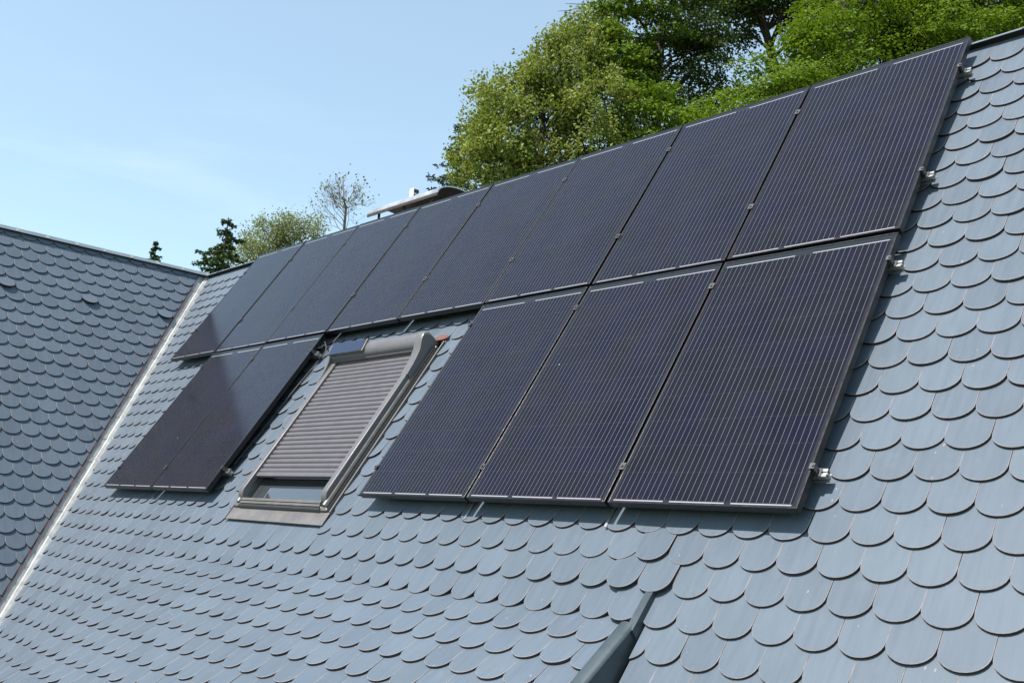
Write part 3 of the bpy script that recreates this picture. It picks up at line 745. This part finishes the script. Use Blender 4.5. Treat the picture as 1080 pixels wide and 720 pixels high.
def spray_tree(name, label, base, lobes, nclus, nleaf, crad, lsize, leafm, barkm, trunk_r=0.22, flat=0.35, up=0.7, group=None, trunk_path=None, bare=None, nbr=70):
    """lobes: (px, py, rx_px, ry_px, D, weight, material key)"""
    base = np.array(base, float); F = Matrix.Translation(Vector(base))
    t = empty(name, F, label, 'tree', group)
    cs = {}; allc = []
    tw = sum(l[5] for l in lobes)
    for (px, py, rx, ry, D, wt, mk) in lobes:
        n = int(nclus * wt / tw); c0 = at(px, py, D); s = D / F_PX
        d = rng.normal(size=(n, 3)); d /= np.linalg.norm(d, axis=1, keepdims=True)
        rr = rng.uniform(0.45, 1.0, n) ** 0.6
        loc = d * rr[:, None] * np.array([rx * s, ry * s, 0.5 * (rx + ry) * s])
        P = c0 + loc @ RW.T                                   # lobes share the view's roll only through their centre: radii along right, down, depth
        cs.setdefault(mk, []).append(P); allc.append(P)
    allc = np.concatenate(allc)
    for mk, arr in cs.items():
        P = np.concatenate(arr); C = []; Nn = []
        for p in P:
            k = max(8, int(nleaf * rng.uniform(0.5, 1.4))); R0 = crad * rng.uniform(0.6, 1.3)
            ax = rng.normal(0, 0.25, 3) + np.array([0, 0, 1.0]); ax /= np.linalg.norm(ax)
            x = np.cross(ax, [1, 0.3, 0]); x /= np.linalg.norm(x); y = np.cross(ax, x)
            r = R0 * np.sqrt(rng.uniform(0, 1, k)); th = rng.uniform(0, 2 * math.pi, k)
            # the outline of a spray is lobed like twigs
            r *= 0.55 + 0.45 * np.cos(2.5 * th + rng.uniform(0, 6)) ** 2
            z = rng.normal(0, flat * R0 * 0.5, k) - 0.35 * r * r / R0
            C.append(p + np.outer(r * np.cos(th), x) + np.outer(r * np.sin(th), y) + np.outer(z, ax))
            Nn.append(rng.normal(0, 1.0, (k, 3)) * (1 - up) + up * (ax + 0.5 * np.outer(np.cos(th), x) + 0.5 * np.outer(np.sin(th), y)))
        leaf_mesh('crown', np.concatenate(C), np.concatenate(Nn), lsize, M[mk], t, F)
    m = MB(); topc = allc[np.argsort(-allc[:, 2])[:8]].mean(0); cen = allc.mean(0)
    tp = [np.array(p, float) for p in trunk_path] if trunk_path else curve(base, np.array([cen[0], cen[1], topc[2] - 0.3]), 0, 7, 0.12)
    tr = [trunk_r * (1 - 0.82 * i / (len(tp) - 1)) for i in range(len(tp))]
    m.tube(tp, tr, 10); m.build('trunk', [M[barkm]], t, F, smooth=True)
    m = MB()
    for p in allc[rng.permutation(len(allc))[:min(len(allc), nbr)]]:
        hz = p[2] - 0.55 * np.linalg.norm((p - cen)[:2]) - 0.3
        tz = np.array([q[2] for q in tp]); i = int(np.clip(np.searchsorted(tz, hz), 1, len(tp) - 1)); f_ = np.clip((hz - tz[i - 1]) / (tz[i] - tz[i - 1] + 1e-6), 0, 1)
        s0 = tp[i - 1] * (1 - f_) + tp[i] * f_
        r0 = 0.012 + 0.012 * np.linalg.norm(p - s0) 
        cpts = curve(s0, p, 0.12 * np.linalg.norm(p - s0), 5, 0.06)
        m.tube(cpts, [r0 * (1 - 0.8 * k / 5) for k in range(6)], 5)
    if bare:
        for path, r0 in bare: m.tube(path, [r0 * (1 - 0.85 * k / (len(path) - 1)) for k in range(len(path))], 5)
    m.build('branch', [M[barkm]], t, F, smooth=True)
    return t
def ground_under(px, py, D):
    p = at(px, py, D); return (p[0], p[1], 0.0)

TREES = 'trees behind the house'
spray_tree('broadleaf_tree', 'olive green leafy tree at the left end of the tall trees, against the sky', ground_under(575, 150, 21),
           [(555, 125, 66, 66, 21, 1.5, 'leaf_olive'), (520, 170, 48, 46, 20.3, 0.8, 'leaf_olive'), (600, 75, 48, 46, 21, 0.8, 'leaf_olive'), (617, 48, 38, 34, 21.4, 0.5, 'leaf_olive'), (630, 140, 50, 70, 20.5, 0.8, 'leaf_olive'), (560, 260, 90, 80, 21, 0.8, 'leaf_olive'), (580, 150, 70, 60, 22.3, 0.9, 'leaf_dark_and_shade')],
           640, 92, 0.31, 0.083, 'leaf_olive', 'bark', 0.2, 0.8, 0.35, TREES)
bare_twigs = []
q0 = at(650, 10, 22)
for (ax, ay) in ((596, 4), (612, 20), (588, 12), (622, -8)):
    bare_twigs.append(([at(700, 60, 22.5), at(675, 22, 22.2), at(650, 8, 22), at(640 + (ax - 640) * .25, 10 + (ay - 10) * .2, 22), at(640 + (ax - 640) * .5, 5 + (ay - 5) * .35, 22), at(640 + (ax - 640) * .75, 7 + (ay - 7) * .85, 22), at(ax, ay, 22)], 0.03))
    bare_twigs.append(([at((650 + ax) / 2, 6 + (ay - 6) * .4, 22), at((650 + ax) / 2 - 8, (8 + ay) / 2 + 6, 22), at(ax + 10, ay + 9, 22), at(ax + 4, ay + 12, 22)], 0.012))
spray_tree('broadleaf_tree', 'tall dark tree with bright green lower sprays, right of the olive green tree', ground_under(700, 100, 22.5),
           [(690, 20, 72, 80, 22.8, 1.3, 'leaf_dark_and_shade'), (725, 90, 62, 70, 23.2, 1.2, 'leaf_dark_and_shade'), (655, 90, 40, 60, 21.5, 0.7, 'leaf_bright'), (690, 125, 50, 45, 20.5, 0.8, 'leaf_bright'), (665, 25, 45, 40, 21.6, 0.5, 'leaf_bright'), (700, 260, 90, 90, 22.5, 0.8, 'leaf_dark_and_shade')],
           215, 260, 0.66, 0.085, 'leaf_dark_and_shade', 'bark', 0.24, 0.15, 0.65, TREES, bare=bare_twigs)
tb = ground_under(826, 90, 24.5)
spray_tree('broadleaf_tree', 'dark tree with bare leaning trunk and sky gaps, behind the second panel from the right', tb,
           [(800, -25, 75, 40, 24.5, 1.0, 'leaf_dark_and_shade'), (760, 20, 40, 60, 25, 0.7, 'leaf_dark_and_shade'), (870, 10, 55, 55, 25, 0.8, 'leaf_dark_and_shade'), (790, 110, 70, 35, 25, 0.5, 'leaf_dark_and_shade')],
           330, 85, 0.45, 0.10, 'leaf_dark_and_shade', 'bark', 0.2, 0.4, 0.6, TREES, nbr=24,
           trunk_path=[tb, at(828, 220, 24.5), at(822, 100, 24.5), at(812, 50, 24.5), at(800, 5, 24.5), at(785, -45, 24.5)],
           bare=[([at(812, 50, 24.5), at(828, 10, 24.4), at(842, -40, 24.4)], 0.07), ([at(806, 30, 24.5), at(785, 5, 24.6), at(765, -20, 24.6)], 0.06)])
spray_tree('broadleaf_tree', 'bright green tree with layered sprays behind the two rightmost top panels', ground_under(890, 100, 19.5),
           [(880, 60, 62, 42, 19.3, 0.75, 'leaf_bright'), (830, 88, 62, 26, 18.6, 0.55, 'leaf_bright'), (780, 118, 42, 18, 18.3, 0.25, 'leaf_bright'), (905, 10, 60, 45, 20.5, 0.6, 'leaf_bright'), (920, 60, 80, 60, 22.2, 1.3, 'leaf_dark_and_shade'), (890, 230, 100, 80, 19.5, 0.5, 'leaf_dark_and_shade'), (910, -30, 75, 45, 22.3, 0.9, 'leaf_dark_and_shade')],
           180, 310, 0.72, 0.082, 'leaf_bright', 'bark', 0.22, 0.13, 0.70, TREES)
spray_tree('broadleaf_tree', 'dense green tree at the right end of the tall trees, above the bare roof edge', ground_under(1030, 80, 20),
           [(1000, 20, 70, 50, 20, 0.7, 'leaf_bright'), (1060, -5, 70, 50, 20.5, 1.0, 'leaf_dark_and_shade'), (1030, 40, 60, 34, 19.2, 0.4, 'leaf_bright'), (1130, 10, 70, 70, 20, 0.6, 'leaf_bright'), (985, 70, 60, 60, 21.5, 0.9, 'leaf_dark_and_shade'), (1050, 150, 100, 80, 20, 0.5, 'leaf_dark_and_shade'), (1010, -35, 100, 45, 22.5, 1.1, 'leaf_dark_and_shade'), (1000, 25, 70, 45, 22.5, 0.7, 'leaf_dark_and_shade')],
           205, 300, 0.68, 0.082, 'leaf_bright', 'bark', 0.22, 0.14, 0.68, TREES)
spray_tree('broadleaf_tree', 'pale green feathery birch beside the dark conifer, above the left panels', ground_under(290, 260, 34),
           [(283, 252, 26, 22, 34, 1.0, 'leaf_birch'), (310, 243, 22, 16, 34, 0.8, 'leaf_birch'), (262, 266, 22, 18, 33, 0.6, 'leaf_birch'), (332, 240, 14, 12, 34.5, 0.3, 'leaf_birch'), (290, 300, 40, 30, 34, 0.5, 'leaf_birch')],
           210, 52, 0.42, 0.082, 'leaf_birch', 'barkpale', 0.14, 0.9, 0.3, TREES)

def conifer(name, label, px, py_top, py_base, D, spread_px, mk, whorls=16, dens=26, droop=0.35, group=None):
    top = at(px, py_top, D); s = D / F_PX; base = np.array([top[0], top[1], 0.0]); F = Matrix.Translation(Vector(base))
    t = empty(name, F, label, 'conifer', group)
    m = MB(); tp = curve(base, top, 0, 6, 0.03); m.tube(tp, [0.16 * (1 - 0.93 * i / 6) for i in range(7)], 8)
    C = []; Nn = []; mbr = m; H = (py_base - py_top) * s
    for w in range(int(whorls * 2.2)):
        f_ = ((w + 0.6) / whorls) ** 0.9; z = top[2] - f_ * H; Rm = spread_px * s * min(1.25, 0.12 + 0.88 * f_)
        if z < 2.0: break
        for b_ in range(5 + int(3 * min(f_, 1))):
            th = rng.uniform(0, 2 * math.pi); ln = Rm * rng.uniform(0.55, 1.15); d = np.array([math.cos(th), math.sin(th), 0])
            n = max(4, int(dens * ln / (spread_px * s)))
            p0 = np.array([top[0], top[1], z + rng.normal(0, 0.05)])
            tt = np.linspace(0.1, 1, 6); pts = [p0 + d * ln * q + np.array([0, 0, -droop * ln * q + 0.38 * droop * ln * q ** 3]) for q in tt]
            mbr.tube([p0] + pts, [0.018 - 0.0025 * i for i in range(7)], 4)
            q = rng.uniform(0.12, 1.0, n * 5); lat = rng.normal(0, 1, n * 5) * (0.17 * ln * (1.15 - q)) ; per = np.array([-d[1], d[0], 0])
            c = p0 + np.outer(q * ln, d) + np.outer(lat, per); c[:, 2] += -droop * ln * q + 0.38 * droop * ln * q ** 3 - np.abs(lat) * 0.35 + rng.normal(0, 0.03, n * 5)
            C.append(c); Nn.append(rng.normal(0, 0.5, (n * 5, 3)) + np.array([0, 0, 0.8]))
    m.build('trunk', [M['bark']], t, F)
    leaf_mesh('crown', np.concatenate(C), np.concatenate(Nn), 5.0 * s, M[mk], t, F, ratio=0.35)
conifer('conifer', 'dark green conifer standing left of the pale birch, where the two ridges meet', 241, 229, 320, 30, 58, 'needle', 13, 36, 0.3)
conifer('conifer', 'tiny far conifer top peeping above the wing ridge at left', 166, 253, 300, 60, 17, 'needle', 9, 8, 0.25)
conifer('conifer', 'blue-green conifer half hidden behind the olive tree, right of the cowl', 487, 128, 240, 27, 52, 'needle_blue', 14, 20, 0.3)

# thin tree with few leaves: recursive twigs
def sparse_tree(label, px, py0, py1, D):
    base = np.array(ground_under(px, py0, D)); F = Matrix.Translation(Vector(base)); t = empty('sparse_tree', F, label, 'tree', TREES)
    s = D / F_PX; m = MB(); br = MB(); C = []
    tp = [base, at(px - 1, py0 + 60, D), at(px - 1, py0, D), at(px + 1, py0 - 22, D), at(px - 1, py1 + 12, D), at(px - 2, py1 - 8, D)]
    m.tube(tp, [0.09, 0.06, 0.042, 0.032, 0.018, 0.007], 7); m.build('trunk', [M['barkpale']], t, F, smooth=True)
    def grow(p, d, ln, r, lev):
        q = p + d * ln; mid = (p + q) / 2 + rng.normal(0, 0.06 * ln, 3)
        br.tube([p, mid, q], [r, r * 0.8, r * 0.6], 4)
        if lev == 0:
            C.extend([q + rng.normal(0, 0.10, 3) for _ in range(rng.integers(0, 2) if rng.random() < 0.75 else 2)]); return
        for _ in range(3):
            nd = d + rng.normal(0, 0.45, 3) + np.array([0, 0, 0.12]); nd /= np.linalg.norm(nd); grow(q if rng.random() < 0.6 else mid, nd, ln * rng.uniform(0.55, 0.85), r * 0.6, lev - 1)
    up = np.array([0, 0, 1.0])
    for k in range(17):
        f_ = rng.uniform(-0.35, 0.85); p = at(px, py0 + (py1 - py0) * f_, D); th = rng.uniform(0, 6.28); d = np.array([math.cos(th), math.sin(th), rng.uniform(0.5, 1.3)]); d /= np.linalg.norm(d)
        grow(p, d, 19 * s * (1.0 - 0.45 * f_), 0.011, 3)
    br.build('branch', [M['barkpale']], t, F)
    C = np.array(C); leaf_mesh('crown', C, rng.normal(0, 1, (len(C), 3)) + np.array([0, 0, 0.5]), 0.085, M['leaf_yellow'], t, F)
sparse_tree('thin tree with bare twigs and a few yellowish leaves left of the chimney cowl', 364, 240, 200, 28)

# ------------------------------------------------------------------ ground
m = MB(); m.add([(-400, -300, 0), (400, -300, 0), (400, 500, 0), (-400, 500, 0)], [(0, 1, 2, 3)], 0)
g = m.build('ground', [M['grass']]); tag(g, kind='structure')

# ------------------------------------------------------------------ light, sky
SUN = (-0.01 * EU - 0.052 * EV + 0.115 * EN); SUN /= np.linalg.norm(SUN)
el = math.asin(SUN[2]); az = math.atan2(SUN[0], SUN[1])       # azimuth from +Y towards +X
ld = bpy.data.lights.new('sun', 'SUN'); ld.energy = 4.8; ld.angle = math.radians(0.53); ld.color = (1.0, 0.955, 0.89)
lo = bpy.data.objects.new('sun', ld); COL.objects.link(lo); lo.location = (0, -10, 20)
lo.rotation_euler = Vector(SUN).to_track_quat('Z', 'Y').to_euler()
world = bpy.data.worlds.new('World'); sc.world = world; world.use_nodes = True
nt = world.node_tree; bg = nt.nodes['Background']
sky = N(nt, 'ShaderNodeTexSky', sky_type='NISHITA'); sky.sun_disc = False; sky.sun_elevation = el; sky.sun_rotation = az
sky.air_density = 1.0; sky.dust_density = 0.8; sky.ozone_density = 0.8; sky.altitude = 200
tc = N(nt, 'ShaderNodeTexCoord'); mp = N(nt, 'ShaderNodeMapping'); mp.inputs['Scale'].default_value = (1.6, 1.6, 9.0); mp.inputs['Rotation'].default_value = (0.12, 0.1, 0.6)
L(nt, tc.outputs['Generated'], mp.inputs[0])
cl = noise(nt, mp.outputs[0], 1.9, 7, 0.62)
sepz = N(nt, 'ShaderNodeSeparateXYZ'); L(nt, tc.outputs['Generated'], sepz.inputs[0])
wisps = mathn(nt, 'ADD', 0.24, mathn(nt, 'MULTIPLY', maprange(nt, cl, 0.53, 0.78, 0.0, 0.17), maprange(nt, sepz.outputs[2], 0.44, 0.30)))
skc = mix(nt, wisps, mix(nt, 1.0, sky.outputs[0], (0.99, 1.10, 1.02), 'MULTIPLY'), (4.6, 5.5, 6.0))
L(nt, skc, bg.inputs[0]); bg.inputs[1].default_value = 0.15

# ------------------------------------------------------------------ camera
cd = bpy.data.cameras.new('camera'); cam = bpy.data.objects.new('camera', cd); COL.objects.link(cam)
cd.sensor_fit = 'HORIZONTAL'; cd.sensor_width = 36.0; cd.lens = F_PX / 1080 * 36.0; cd.clip_start = 0.05; cd.clip_end = 2000
Mx = Matrix.Identity(4)
for r in range(3):
    Mx[r][0] = RW[r, 0]; Mx[r][1] = -RW[r, 1]; Mx[r][2] = -RW[r, 2]
Mx.translation = Vector(CAMP); cam.matrix_world = Mx
sc.camera = cam
sc.view_settings.view_transform = 'Standard'; sc.view_settings.look = 'None'; sc.view_settings.gamma = 1.0; sc.view_settings.use_curve_mapping = False
sc.view_settings.exposure = 0.58
